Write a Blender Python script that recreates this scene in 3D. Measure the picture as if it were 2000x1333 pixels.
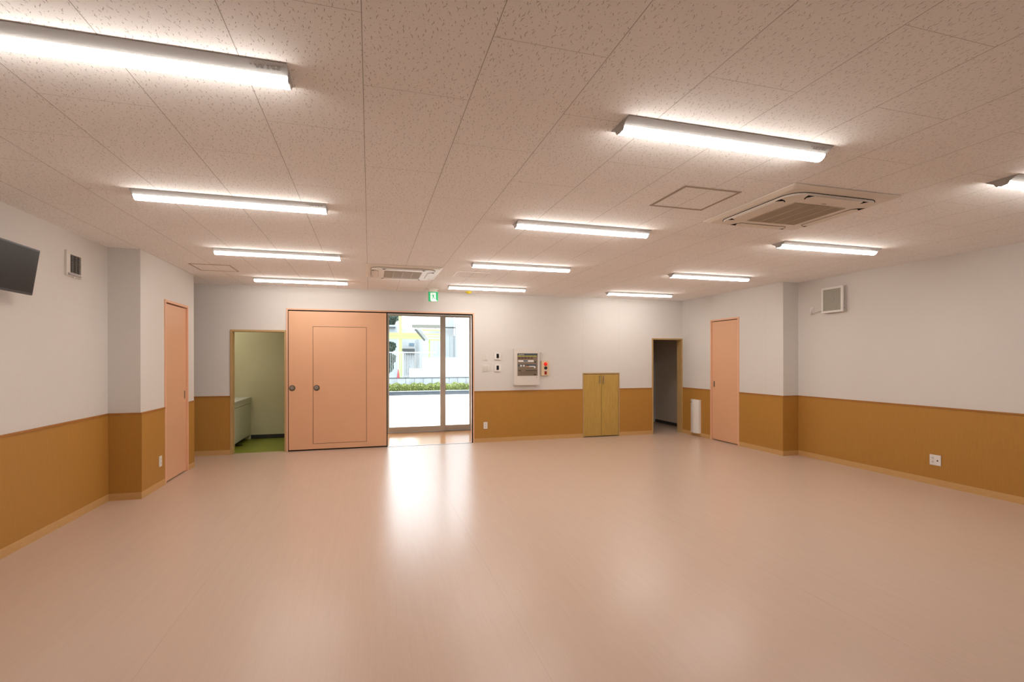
import bpy, bmesh, math, random
from mathutils import Vector, Matrix
random.seed(7)
D = bpy.data
for o in list(D.objects): D.objects.remove(o, do_unlink=True)
S = bpy.context.scene
C = bpy.context.collection
R = math.radians

# ------------------------------------------------------------------ camera
H = 2.614            # ceiling height
CZ = 1.4457          # eye height
cam = D.cameras.new('camera'); cam_o = D.objects.new('camera', cam); C.objects.link(cam_o)
cam.sensor_width = 36.0; cam.lens = 968.19 / 2000 * 36
cam.shift_x = 0.0; cam.shift_y = (703.82 - 666.5) / 2000
cam.clip_start = 0.05; cam.clip_end = 300
cam_o.matrix_world = Matrix.Translation((0, 0, CZ)) @ (Matrix.Rotation(R(-16.028), 4, 'Z') @ Matrix.Rotation(R(90), 4, 'X') @ Matrix.Rotation(R(-0.0915), 4, 'Z'))
S.camera = cam_o

# ------------------------------------------------------------------ world, sun, exposure
w = D.worlds.new('sky'); S.world = w; w.use_nodes = True
nt = w.node_tree; nt.nodes.clear()
bg = nt.nodes.new('ShaderNodeBackground'); wo = nt.nodes.new('ShaderNodeOutputWorld')
bg.inputs[0].default_value = (0.90, 0.95, 1.0, 1); bg.inputs[1].default_value = 6.8
nt.links.new(bg.outputs[0], wo.inputs[0])
sun = D.lights.new('sun', 'SUN'); sun.energy = 9.0; sun.angle = R(1.0); sun.color = (1.0, 0.95, 0.86)
sun_o = D.objects.new('sun', sun); C.objects.link(sun_o)
sun_o.location = (20, 20, 30)
sun_o.rotation_euler = (-Vector((-0.42, -0.28, -0.86))).to_track_quat('Z', 'Y').to_euler()
S.view_settings.view_transform = 'Standard'
try: S.view_settings.look = 'None'
except Exception: pass
S.view_settings.exposure = 0.0
S.view_settings.gamma = 1.0
S.view_settings.use_curve_mapping = False
LAMP = 38.0
LAMP_COL = (1.0, 0.93, 0.86)

# ------------------------------------------------------------------ materials
def lin(r, g, b):
    f = lambda c: (c / 255 / 12.92) if c / 255 <= 0.04045 else ((c / 255 + 0.055) / 1.055) ** 2.4
    return (f(r), f(g), f(b))

def mat(name, col, rough=0.5, metal=0.0, noise=0.03, scale=12.0, spec=0.5, coat=0.0, coat_rough=0.1, bump=0.0, stretch=(1, 1, 1), emit=None, estr=0.0):
    m = D.materials.new(name); m.use_nodes = True
    n = m.node_tree.nodes; l = m.node_tree.links
    b = n['Principled BSDF']
    b.inputs['Roughness'].default_value = rough
    b.inputs['Metallic'].default_value = metal
    b.inputs['Specular IOR Level'].default_value = spec
    b.inputs['Coat Weight'].default_value = coat
    b.inputs['Coat Roughness'].default_value = coat_rough
    g = n.new('ShaderNodeNewGeometry')
    vm = n.new('ShaderNodeVectorMath'); vm.operation = 'MULTIPLY'; vm.inputs[1].default_value = stretch
    l.new(g.outputs['Position'], vm.inputs[0])
    t = n.new('ShaderNodeTexNoise'); t.inputs['Scale'].default_value = scale; t.inputs['Detail'].default_value = 3
    l.new(vm.outputs[0], t.inputs['Vector'])
    r = n.new('ShaderNodeMapRange')
    r.inputs['From Min'].default_value = 0.3; r.inputs['From Max'].default_value = 0.7
    r.inputs['To Min'].default_value = 1 - noise; r.inputs['To Max'].default_value = 1 + noise
    l.new(t.outputs['Fac'], r.inputs['Value'])
    mx = n.new('ShaderNodeVectorMath'); mx.operation = 'SCALE'
    mx.inputs[0].default_value = col[:3]
    l.new(r.outputs[0], mx.inputs['Scale'])
    l.new(mx.outputs[0], b.inputs['Base Color'])
    if bump:
        bp = n.new('ShaderNodeBump'); bp.inputs['Strength'].default_value = bump; bp.inputs['Distance'].default_value = 0.002
        l.new(t.outputs['Fac'], bp.inputs['Height']); l.new(bp.outputs[0], b.inputs['Normal'])
    if emit:
        b.inputs['Emission Color'].default_value = (*emit, 1); b.inputs['Emission Strength'].default_value = estr
    return m

M = {}
M['wall'] = mat('white_wallpaper', (0.720, 0.697, 0.668), 0.75, noise=0.012, scale=60, bump=0.15)
M['joint'] = mat('wall_joint', (0.67, 0.64, 0.60), 0.8)
M['wood'] = mat('wainscot_wood', (0.455, 0.228, 0.048), 0.50, spec=0.3, noise=0.045, scale=9, stretch=(14, 14, 0.8))
M['cap'] = mat('wainscot_cap', (0.40, 0.175, 0.042), 0.5, spec=0.3, noise=0.05)
M['base'] = mat('baseboard_wood', (0.60, 0.36, 0.14), 0.45, noise=0.05, scale=10, stretch=(2, 2, 12))
M['ash'] = mat('cabinet_wood', (0.50, 0.325, 0.085), 0.45, spec=0.3, noise=0.10, scale=7, stretch=(12, 12, 0.9))
M['casing'] = mat('door_casing_wood', (0.50, 0.33, 0.14), 0.45, noise=0.07, scale=8, stretch=(10, 10, 1))
M['pink'] = mat('peach_steel', (0.76, 0.44, 0.265), 0.30, noise=0.01, scale=4)
M['pinkf'] = mat('peach_frame', (0.84, 0.50, 0.33), 0.35, noise=0.01)
M['black'] = mat('flat_black', (0.008, 0.005, 0.004), 0.8, spec=0.1)
M['gap'] = mat('dark_gap', (0.10, 0.045, 0.025), 0.7)
M['steel'] = mat('brushed_steel', (0.45, 0.42, 0.38), 0.32, metal=0.9, noise=0.05, scale=80)
M['darksteel'] = mat('bronze_steel', (0.16, 0.13, 0.10), 0.4, metal=0.7)
M['alu'] = mat('aluminium_frame', (0.50, 0.42, 0.335), 0.45, metal=0.2, noise=0.02)
M['white'] = mat('white_plastic', (0.82, 0.80, 0.77), 0.4, noise=0.01)
M['white2'] = mat('offwhite_plastic', (0.72, 0.68, 0.63), 0.5, noise=0.015)
M['enamel'] = mat('white_enamel', (0.48, 0.475, 0.47), 0.35, noise=0.01)
M['acwhite'] = mat('cream_plastic', (0.80, 0.74, 0.66), 0.42, noise=0.01)
M['grille'] = mat('grille_brown', (0.58, 0.51, 0.40), 0.6, noise=0.02)
M['slat'] = mat('grille_slat', (0.50, 0.43, 0.33), 0.6)
M['rib'] = mat('grille_rib', (0.66, 0.58, 0.47), 0.6)
M['hatch'] = mat('hatch_frame_brown', (0.36, 0.28, 0.23), 0.5)
M['hatchw'] = mat('hatch_frame_white', (0.80, 0.80, 0.78), 0.4)
M['fangrey'] = mat('fan_grey', (0.40, 0.385, 0.33), 0.6)
M['dark'] = mat('dark_plastic', (0.02, 0.019, 0.018), 0.35)
M['screen'] = mat('dark_screen', (0.012, 0.010, 0.009), 0.38, noise=0.02, spec=0.2)
M['lcd'] = mat('lcd_black', (0.01, 0.01, 0.01), 0.2)
M['greenwall'] = mat('pale_green_wall', (0.66, 0.62, 0.41), 0.6, noise=0.01)
M['storewall'] = mat('bounce_tinted_wallpaper', (0.76, 0.66, 0.55), 0.75, noise=0.012, scale=60)  # wall white browned to stand in for warm bounced light
M['lime'] = mat('lime_vinyl', (0.27, 0.31, 0.030), 0.35, noise=0.04, scale=30)
M['basedark'] = mat('dark_rubber_base', (0.035, 0.030, 0.028), 0.5)
M['counter'] = mat('counter_white', (0.72, 0.71, 0.68), 0.3)
M['cab'] = mat('washstand_panel', (0.66, 0.66, 0.52), 0.4, noise=0.01)
M['yellow'] = mat('yellow_plastic', (0.80, 0.68, 0.03), 0.4)
M['beige'] = mat('beige_plastic', (0.80, 0.62, 0.40), 0.4, noise=0.01)
M['red'] = mat('red_lens', (0.80, 0.01, 0.008), 0.15, emit=(1.0, 0.02, 0.01), estr=0.35)
M['darkred'] = mat('dark_red_plastic', (0.30, 0.012, 0.008), 0.3)
M['vest'] = mat('vestibule_vinyl', (0.78, 0.40, 0.17), 0.16, noise=0.03, scale=20)
M['panelbrown'] = mat('alarm_panel_brown', (0.22, 0.17, 0.12), 0.4)
M['panelslate'] = mat('alarm_panel_slate', (0.07, 0.10, 0.13), 0.4)
M['olive'] = mat('olive_label', (0.42, 0.46, 0.06), 0.5)
M['orange'] = mat('orange_label', (0.55, 0.26, 0.09), 0.5)
M['greyprint'] = mat('grey_print', (0.28, 0.26, 0.25), 0.6)
M['signgreen'] = mat('sign_green', (0.0, 0.30, 0.10), 0.35, emit=(0.0, 0.62, 0.22), estr=0.35)
M['signwhite'] = mat('sign_white', (0.85, 0.95, 0.85), 0.35, emit=(0.95, 1.0, 0.90), estr=0.55)
M['lamp'] = mat('led_diffuser', (0.9, 0.9, 0.9), 0.4, emit=LAMP_COL, estr=LAMP)
M['washfill'] = mat('fill_lamp_diffuser', (0.9, 0.9, 0.88), 0.4, emit=(1.0, 0.93, 0.80), estr=34.0)  # glow of the added washroom lamp
# outdoors
M['asphalt'] = mat('pale_concrete_ground', (0.396, 0.396, 0.389), 0.85, noise=0.05, scale=3)
M['concrete'] = mat('grey_concrete', (0.274, 0.302, 0.324), 0.85, noise=0.14, scale=3)
M['darkconc'] = mat('dark_concrete', (0.050, 0.061, 0.072), 0.9, noise=0.15, scale=5)
M['leaf'] = mat('hedge_leaf', (0.144, 0.180, 0.036), 0.6, noise=0.35, scale=6)
M['treeleaf'] = mat('tree_leaf', (0.029, 0.054, 0.036), 0.7, noise=0.4, scale=2)
M['bark'] = mat('bark', (0.086, 0.065, 0.043), 0.9)
M['limepaint'] = mat('lime_painted_steel', (0.245, 0.331, 0.101), 0.5, noise=0.02)
M['outwhite'] = mat('white_sheet', (0.331, 0.353, 0.360), 0.6, noise=0.02)
M['outwall'] = mat('pale_wall', (0.288, 0.324, 0.335), 0.7, noise=0.02, stretch=(9, 1, 0.1))
M['roofgrey'] = mat('grey_roof', (0.054, 0.058, 0.058), 0.7)
M['beamgrey'] = mat('grey_beam', (0.101, 0.104, 0.086), 0.6)
M['bluepane'] = mat('blue_pane', (0.101, 0.166, 0.209), 0.3)
M['conered'] = mat('red_cone', (0.245, 0.022, 0.032), 0.5)
M['facade'] = mat('facade_plaster', (0.6, 0.6, 0.58), 0.8)

def glass():
    m = D.materials.new('clear_glass'); m.use_nodes = True
    n = m.node_tree.nodes; l = m.node_tree.links; n.clear()
    o = n.new('ShaderNodeOutputMaterial'); mx = n.new('ShaderNodeMixShader'); f = n.new('ShaderNodeFresnel')
    f.inputs[0].default_value = 1.45
    t = n.new('ShaderNodeBsdfTransparent'); t.inputs[0].default_value = (0.96, 0.97, 0.97, 1)
    g = n.new('ShaderNodeBsdfGlossy'); g.inputs['Roughness'].default_value = 0.02
    l.new(f.outputs[0], mx.inputs[0]); l.new(t.outputs[0], mx.inputs[1]); l.new(g.outputs[0], mx.inputs[2]); l.new(mx.outputs[0], o.inputs[0])
    return m
M['glass'] = glass()

class NB:
    """tiny node helper for math graphs"""
    def __init__(s, m): s.n = m.node_tree.nodes; s.l = m.node_tree.links
    def put(s, sock, v):
        if isinstance(v, (int, float)): sock.default_value = v
        else: s.l.new(v, sock)
    def m(s, op, a, b=None, c=None):
        x = s.n.new('ShaderNodeMath'); x.operation = op
        s.put(x.inputs[0], a)
        if b is not None: s.put(x.inputs[1], b)
        if c is not None: s.put(x.inputs[2], c)
        return x.outputs[0]
    def sep(s, v):
        x = s.n.new('ShaderNodeSeparateXYZ'); s.l.new(v, x.inputs[0]); return x.outputs
    def comb(s, a, b, c=0.0):
        x = s.n.new('ShaderNodeCombineXYZ'); s.put(x.inputs[0], a); s.put(x.inputs[1], b); s.put(x.inputs[2], c); return x.outputs[0]

def ceiling_mat():
    m = D.materials.new('rockwool_ceiling_tile'); m.use_nodes = True
    N = NB(m); b = N.n['Principled BSDF']; b.inputs['Roughness'].default_value = 0.85; b.inputs['Specular IOR Level'].default_value = 0.2
    g = N.n.new('ShaderNodeNewGeometry'); x, y, z = N.sep(g.outputs['Position'])
    kx = N.m('DIVIDE', N.m('SUBTRACT', x, -0.0245), 0.455)
    col = N.m('FLOOR', kx)
    par = N.m('FLOORED_MODULO', col, 2.0)
    dx = N.m('MULTIPLY', N.m('PINGPONG', kx, 0.5), 0.455)
    ky = N.m('ADD', N.m('DIVIDE', N.m('SUBTRACT', y, 2.1925), 0.91), N.m('MULTIPLY', par, 0.5))
    dy = N.m('MULTIPLY', N.m('PINGPONG', ky, 0.5), 0.91)
    row = N.m('FLOOR', ky)
    lx = N.m('LESS_THAN', dx, 0.0016); ly = N.m('LESS_THAN', dy, 0.0011)
    line = N.m('MAXIMUM', N.m('MULTIPLY', lx, 0.60), N.m('MULTIPLY', ly, 0.50))
    # per tile offset of the pattern
    ox = N.m('MULTIPLY', N.m('FRACT', N.m('MULTIPLY', N.m('ADD', N.m('MULTIPLY', col, 12.9898), N.m('MULTIPLY', row, 78.233)), 0.371)), 40.0)
    px = N.m('ADD', x, ox); py = N.m('ADD', y, N.m('MULTIPLY', ox, 0.7))
    def strokes(cell, hw, lmin, lrng, ang, amp, keep):
        v = N.n.new('ShaderNodeTexVoronoi'); v.voronoi_dimensions = '2D'; v.inputs['Scale'].default_value = 1.0
        sx = N.m('DIVIDE', px, cell); sy = N.m('DIVIDE', py, cell)
        N.l.new(N.comb(sx, sy), v.inputs['Vector'])
        cr, cg, cb = N.n.new('ShaderNodeSeparateColor').outputs
        N.l.new(v.outputs['Color'], cr.node.inputs[0])
        vx, vy, _ = N.sep(v.outputs['Position'])
        ex = N.m('MULTIPLY', N.m('SUBTRACT', sx, vx), cell); ey = N.m('MULTIPLY', N.m('SUBTRACT', sy, vy), cell)
        a = N.m('MULTIPLY', N.m('SUBTRACT', cr, 0.5), ang)
        ca = N.m('COSINE', a); sa = N.m('SINE', a)
        t = N.m('ADD', N.m('MULTIPLY', ex, sa), N.m('MULTIPLY', ey, ca))
        u = N.m('SUBTRACT', N.m('MULTIPLY', ex, ca), N.m('MULTIPLY', ey, sa))
        u = N.m('ADD', u, N.m('MULTIPLY', N.m('SINE', N.m('ADD', N.m('MULTIPLY', t, 360.0), N.m('MULTIPLY', cg, 30.0))), amp))
        half = N.m('ADD', lmin, N.m('MULTIPLY', N.m('MULTIPLY', cb, cb), lrng))
        tt = N.m('DIVIDE', N.m('ABSOLUTE', t), half)
        wv = N.m('MULTIPLY', N.m('SUBTRACT', 1.15, tt), hw)
        on = N.m('MULTIPLY', N.m('LESS_THAN', N.m('ABSOLUTE', u), wv), N.m('LESS_THAN', tt, 1.0))
        return N.m('MULTIPLY', on, N.m('LESS_THAN', cg, keep))
    s1 = strokes(0.027, 0.00135, 0.003, 0.0125, 1.05, 0.0011, 0.85)
    s2 = strokes(0.0155, 0.0011, 0.0012, 0.0022, 3.0, 0.0, 0.50)
    mark = N.m('MAXIMUM', N.m('MULTIPLY', s1, 0.58), N.m('MULTIPLY', s2, 0.44))
    fac = N.m('MAXIMUM', mark, line)
    mx = N.n.new('ShaderNodeMix'); mx.data_type = 'RGBA'
    N.l.new(fac, mx.inputs['Factor'])
    mx.inputs['A'].default_value = (0.95, 0.935, 0.925, 1); mx.inputs['B'].default_value = (0.10, 0.06, 0.042, 1)
    N.l.new(mx.outputs['Result'], b.inputs['Base Color'])
    bp = N.n.new('ShaderNodeBump'); bp.inputs['Distance'].default_value = 0.002; bp.inputs['Strength'].default_value = 0.4; bp.invert = True
    N.l.new(fac, bp.inputs['Height']); N.l.new(bp.outputs[0], b.inputs['Normal'])
    return m
M['ceiling'] = ceiling_mat()

def floor_mat():
    m = D.materials.new('peach_vinyl_floor'); m.use_nodes = True
    N = NB(m); b = N.n['Principled BSDF']; b.inputs['Roughness'].default_value = 0.265; b.inputs['IOR'].default_value = 1.37; b.inputs['Specular IOR Level'].default_value = 0.5
    g = N.n.new('ShaderNodeNewGeometry'); x, y, z = N.sep(g.outputs['Position'])
    t = N.n.new('ShaderNodeTexNoise'); t.inputs['Scale'].default_value = 1.0; t.inputs['Detail'].default_value = 4
    N.l.new(N.comb(N.m('MULTIPLY', x, 95.0), N.m('MULTIPLY', y, 3.2)), t.inputs['Vector'])
    t2 = N.n.new('ShaderNodeTexNoise'); t2.inputs['Scale'].default_value = 1.0; t2.inputs['Detail'].default_value = 2
    N.l.new(N.comb(N.m('MULTIPLY', x, 28.0), N.m('MULTIPLY', y, 1.1)), t2.inputs['Vector'])
    r = N.n.new('ShaderNodeMapRange'); r.inputs['From Min'].default_value = 0.32; r.inputs['From Max'].default_value = 0.68
    N.l.new(N.m('ADD', N.m('MULTIPLY', t.outputs['Fac'], 0.6), N.m('MULTIPLY', t2.outputs['Fac'], 0.4)), r.inputs['Value'])
    mx = N.n.new('ShaderNodeMix'); mx.data_type = 'RGBA'
    N.l.new(r.outputs[0], mx.inputs['Factor'])
    mx.inputs['A'].default_value = (0.580, 0.430, 0.343, 1); mx.inputs['B'].default_value = (0.608, 0.456, 0.363, 1)
    kx = N.m('DIVIDE', N.m('SUBTRACT', x, 0.787), 1.82)
    dx = N.m('MULTIPLY', N.m('PINGPONG', kx, 0.5), 1.82)
    ln = N.m('MULTIPLY', N.m('LESS_THAN', dx, 0.0011), 0.22)
    m2 = N.n.new('ShaderNodeMix'); m2.data_type = 'RGBA'
    N.l.new(ln, m2.inputs['Factor']); N.l.new(mx.outputs['Result'], m2.inputs['A']); m2.inputs['B'].default_value = (0.18, 0.11, 0.08, 1)
    N.l.new(m2.outputs['Result'], b.inputs['Base Color'])
    bp = N.n.new('ShaderNodeBump'); bp.inputs['Distance'].default_value = 0.0006; bp.inputs['Strength'].default_value = 0.06
    t3 = N.n.new('ShaderNodeTexNoise'); t3.inputs['Scale'].default_value = 5.0; t3.inputs['Detail'].default_value = 2
    N.l.new(g.outputs['Position'], t3.inputs['Vector'])
    N.l.new(t3.outputs['Fac'], bp.inputs['Height']); N.l.new(bp.outputs[0], b.inputs['Normal'])
    return m
M['floor'] = floor_mat()

# ------------------------------------------------------------------ geometry helpers
class MB:
    def __init__(s): s.b = bmesh.new()
    def box(s, x0, x1, y0, y1, z0, z1):
        if x0 > x1: x0, x1 = x1, x0
        if y0 > y1: y0, y1 = y1, y0
        if z0 > z1: z0, z1 = z1, z0
        v = [s.b.verts.new(p) for p in ((x0,y0,z0),(x1,y0,z0),(x1,y1,z0),(x0,y1,z0),(x0,y0,z1),(x1,y0,z1),(x1,y1,z1),(x0,y1,z1))]
        for f in ((3,2,1,0),(4,5,6,7),(0,1,5,4),(1,2,6,5),(2,3,7,6),(3,0,4,7)): s.b.faces.new([v[i] for i in f])
        return s
    def prism(s, pts, axis, a, b):
        """extrude a closed 2D outline along an axis from a to b. axis x: pts=(y,z); y: (x,z); z: (x,y)"""
        def P(p, t):
            return {'x': (t, p[0], p[1]), 'y': (p[0], t, p[1]), 'z': (p[0], p[1], t)}[axis]
        lo = [s.b.verts.new(P(p, a)) for p in pts]; hi = [s.b.verts.new(P(p, b)) for p in pts]
        n = len(pts)
        fs = [s.b.faces.new(lo), s.b.faces.new(hi[::-1])]
        for i in range(n): fs.append(s.b.faces.new((lo[i], hi[i], hi[(i+1) % n], lo[(i+1) % n])))
        bmesh.ops.recalc_face_normals(s.b, faces=fs)
        return s
    def cyl(s, p, q, r, n=20, r2=None):
        p = Vector(p); q = Vector(q); d = (q - p); L = d.length; d.normalize()
        u = d.orthogonal().normalized(); v = d.cross(u); r2 = r if r2 is None else r2
        A = [s.b.verts.new(p + (u*math.cos(2*math.pi*i/n) + v*math.sin(2*math.pi*i/n))*r) for i in range(n)]
        B = [s.b.verts.new(q + (u*math.cos(2*math.pi*i/n) + v*math.sin(2*math.pi*i/n))*r2) for i in range(n)]
        fs = [s.b.faces.new(A[::-1]), s.b.faces.new(B)]
        for i in range(n): fs.append(s.b.faces.new((A[i], A[(i+1) % n], B[(i+1) % n], B[i])))
        bmesh.ops.recalc_face_normals(s.b, faces=fs)
        return s
    def dome(s, c, r, axis, h, n=20, k=5):
        """shallow dome on centre c, radius r, bulging h along axis"""
        a = Vector(axis).normalized(); u = a.orthogonal().normalized(); v = a.cross(u); c = Vector(c)
        rings = []
        for j in range(k):
            t = j / k * math.pi / 2
            rings.append([s.b.verts.new(c + a*h*math.sin(t) + (u*math.cos(2*math.pi*i/n) + v*math.sin(2*math.pi*i/n))*r*math.cos(t)) for i in range(n)])
        top = s.b.verts.new(c + a*h); fs = [s.b.faces.new(rings[0][::-1])]
        for j in range(k-1):
            for i in range(n): fs.append(s.b.faces.new((rings[j][i], rings[j][(i+1)%n], rings[j+1][(i+1)%n], rings[j+1][i])))
        for i in range(n): fs.append(s.b.faces.new((rings[-1][i], rings[-1][(i+1)%n], top)))
        bmesh.ops.recalc_face_normals(s.b, faces=fs)
        return s
    def tube(s, pts, r, n=8):
        for a, b in zip(pts, pts[1:]): s.cyl(a, b, r, n)
        for p in pts[1:-1]:
            m = bmesh.ops.create_icosphere(s.b, subdivisions=1, radius=r, matrix=Matrix.Translation(p))
        return s

def props(o, label=None, cat=None, group=None, kind=None):
    if label: o['label'] = label
    if cat: o['category'] = cat
    if group: o['group'] = group
    if kind: o['kind'] = kind
    return o
def root_of(o):
    while o.parent: o = o.parent
    return o
def obj(name, mb, m, parent=None, bevel=0.0, smooth=False, loc=None):
    """vertices are given in world space; every part keeps its thing's base as origin"""
    off = Vector(loc) if loc is not None else (Vector(root_of(parent).location) if parent else Vector((0, 0, 0)))
    if off.length: bmesh.ops.translate(mb.b, verts=mb.b.verts, vec=-off)
    if bevel:
        bmesh.ops.bevel(mb.b, geom=[e for e in mb.b.edges if len(e.link_faces) == 2 and e.calc_face_angle(0) > 0.6], offset=bevel, segments=2, affect='EDGES', clamp_overlap=True)
    me = D.meshes.new(name); mb.b.to_mesh(me); mb.b.free()
    if smooth:
        for p in me.polygons: p.use_smooth = True
    me.materials.append(M[m])
    o = D.objects.new(name, me); C.objects.link(o)
    if parent: o.parent = parent
    else: o.location = off
    return o
def thing(name, loc, label, cat, group=None, kind=None):
    o = D.objects.new(name, None); C.objects.link(o); o.location = loc
    return props(o, label, cat, group, kind)
def kids(o): return [c for c in D.objects if c.parent == o]
def copy_tree(o, parent=None):
    c = o.copy(); C.objects.link(c); c.parent = parent
    for ch in kids(o): copy_tree(ch, c)
    return c

# ------------------------------------------------------------------ room numbers
XL1, XL2, XR1, XR2 = -2.5915, -2.3016, 5.969, 6.2496
YLP, YLE, YRP, YB = 6.053, 7.689, 6.030, 8.525
YF = -2.6
WH, BH = 0.903, 0.072
TW = 0.12
st = lambda o: props(o, kind='structure')

st(obj('floor', MB().box(-4.2, 6.6, YF, 8.60, -0.1, 0.0), 'floor'))
st(obj('ceiling', MB().box(-4.2, 6.6, YF-0.1, 8.645, H, H+0.12), 'ceiling'))
# back wall with openings
wb = MB()
def back(x0, x1, z0, z1): wb.box(x0, x1, YB, YB+TW, z0, z1)
back(-4.2, -2.036, 0, H); back(-2.036, -1.285, 1.90, H); back(-1.285, -1.250, 0, H)
back(-1.250, 1.743, 2.258, H); back(1.743, 3.842, 0, H); back(3.842, 4.556, 1.18, H); back(4.556, 5.303, 0, H); back(5.303, 5.945, 1.845, H); back(5.945, 6.25, 0, H)
wall_back = st(obj('wall_back', wb, 'wall'))
jb = MB()
for x in (-2.062, -1.262, 1.762, 3.826, 4.566):
    z0 = {-2.062: 1.925, -1.262: 2.28, 1.762: WH, 3.826: 1.20, 4.566: 1.20}[x]
    jb.box(x-0.0014, x+0.0014, YB-0.0006, YB, z0, H)
obj('panel_joint', jb, 'joint', wall_back)
# left walls
st(obj('wall_left', MB().box(XL1-0.12, XL1, YF, YLP, 0, H), 'wall'))
wl = MB()
dy0, dy1 = 6.690, 7.430
wl.box(-4.2, XL2, YLP, dy0, 0, H).box(-4.2, XL2, dy1, YLE, 0, H).box(-4.2, XL2, dy0, dy1, 2.150, H).box(-4.2, XL2-0.06, dy0, dy1, 0, 2.150)
st(obj('wall_left_pier', wl, 'wall'))
st(obj('wall_recess', MB().box(-4.2, -4.1, YLE, YB, 0, H), 'wall'))
# right walls
st(obj('wall_right', MB().box(XR2, XR2+0.12, YF, YRP, 0, H), 'wall'))
wr = MB()
ry0, ry1 = 6.964, 7.661
wr.box(XR1, 6.40, YRP, ry0, 0, H).box(XR1, 6.40, ry1, YB, 0, H).box(XR1, 6.40, ry0, ry1, 2.155, H).box(XR1+0.06, 6.40, ry0, ry1, 0, 2.155)
st(obj('wall_right_pier', wr, 'wall'))
jr = MB()
for y in (6.375, 7.348, 8.30): jr.box(XR1-0.0006, XR1, y-0.0014, y+0.0014, WH if y != 7.348 else 2.17, H)
obj('panel_joint', jr, 'joint', D.objects['wall_right_pier'])
st(obj('wall_front', MB().box(-2.72, 6.38, YF-0.1, YF, 0, H), 'wall'))

# wainscot: panel, cap and baseboard along each run
T1, T2, T3 = 0.006, 0.012, 0.010
def run_x(name, x0, x1, y, sgn):        # along x, facing sgn in y (wall face at y)
    o = st(obj(name, MB().box(x0, x1, y, y+sgn*T1, BH, WH-0.018), 'wood'))
    obj('cap_rail', MB().box(x0, x1, y, y+sgn*T2, WH-0.018, WH), 'cap', o)
    obj('baseboard', MB().box(x0, x1, y, y+sgn*T3, 0, BH), 'base', o)
def run_y(name, y0, y1, x, sgn):
    o = st(obj(name, MB().box(x, x+sgn*T1, y0, y1, BH, WH-0.018), 'wood'))
    obj('cap_rail', MB().box(x, x+sgn*T2, y0, y1, WH-0.018, WH), 'cap', o)
    obj('baseboard', MB().box(x, x+sgn*T3, y0, y1, 0, BH), 'base', o)
run_x('trim_1', -4.1, -2.061, YB, -1)
run_x('trim_2', 1.760, 3.820, YB, -1)
run_x('trim_3', 4.578, 5.280, YB, -1)
run_y('trim_4', YF, YLP, XL1, 1)
run_x('trim_5', XL1, XL2+T2, YLP, -1)
run_y('trim_6', YLP, 6.672, XL2, 1)
run_y('trim_7', 7.448, YLE, XL2, 1)
run_y('trim_8', YF, YRP, XR2, -1)
run_x('trim_9', XR1-T2, XR2, YRP, -1)
run_y('trim_10', YRP, 6.945, XR1, -1)
run_y('trim_11', 7.680, YB, XR1, -1)

# ------------------------------------------------------------------ doorway to the green washroom
d1 = thing('door_1', (-1.66, YB, 0), None, None, kind='structure')
fr = MB(); fr.box(-2.061, -2.030, YB-0.012, YB+TW+0.01, 0, 1.924).box(-1.293, -1.268, YB-0.012, YB+TW+0.01, 0, 1.924).box(-2.030, -1.293, YB-0.012, YB+TW+0.01, 1.894, 1.924)
obj('door_casing', fr, 'casing', d1, bevel=0.002)

# doorway to the dark store room
d2 = thing('door_2', (5.62, YB, 0), None, None, kind='structure')
fr = MB(); fr.box(5.281, 5.309, YB-0.012, YB+TW+0.02, 0, 1.868).box(5.939, 5.967, YB-0.012, YB+TW+0.02, 0, 1.868).box(5.309, 5.939, YB-0.012, YB+TW+0.02, 1.840, 1.868)
obj('door_casing', fr, 'casing', d2, bevel=0.002)

# big peach sliding fire door with wicket
d3 = thing('door_3', (-0.48, YB, 0), None, None, kind='structure')
fr = MB(); fr.box(-1.265, -1.243, YB-0.014, YB+TW, 0, 2.272).box(1.736, 1.758, YB-0.014, YB+TW, 0, 2.272).box(-1.243, 1.736, YB-0.014, YB+TW, 2.250, 2.272)
obj('door_frame', fr, 'pinkf', d3, bevel=0.002)
g = MB(); g.box(-1.243, 1.736, YB-0.004, YB+0.03, 2.232, 2.250).box(-1.243, -1.236, YB+0.002, YB+0.06, 0, 2.238)
g.box(0.272, 0.286, YB-0.004, YB+0.03, 0, 2.238).box(1.720, 1.736, YB-0.004, YB+0.02, 0, 2.232)
obj('black_trim', g, 'black', d3)  # flat black strips along the slab and opening edges
obj('inner_jamb', MB().box(1.724, 1.736, YB+0.021, YB+TW-0.005, 0, 2.232).box(0.30, 1.724, YB+0.031, YB+TW-0.005, 2.240, 2.250), 'pinkf', d3)
wx0, wx1, wz0, wz1 = -0.876, -0.046, 0.106, 1.992
sl = MB(); y0, y1 = YB-0.006, YB+0.03
sl.box(-1.232, wx0, y0, y1, 0.022, 2.232).box(wx1, 0.270, y0, y1, 0.022, 2.232).box(wx0, wx1, y0, y1, 0.022, wz0).box(wx0, wx1, y0, y1, wz1, 2.232)
slab = obj('sliding_panel', sl, 'pink', d3)
obj('panel_backing', MB().box(-1.243, 0.272, YB+0.034, YB+0.06, 0.0, 2.238), 'black', d3)
obj('wicket_panel', MB().box(wx0+0.006, wx1-0.006, y0, y1, wz0+0.006, wz1-0.006), 'pink', slab, bevel=0.001)
obj('wicket_gap_shade', MB().box(wx0, wx1, YB+0.006, YB+0.033, wz0, wz1), 'gap', slab)  # dark sheet standing in for the shade inside the wicket gaps
def ring_pull(x, z, par):
    o = obj('ring_pull', MB().cyl((x, y0, z), (x, y0-0.006, z), 0.047, 24), 'darksteel', par)
    obj('pull_cup', MB().cyl((x-0.006, y0-0.006, z+0.006), (x-0.006, y0-0.010, z+0.006), 0.030, 20), 'steel', o)
    return o
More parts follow.
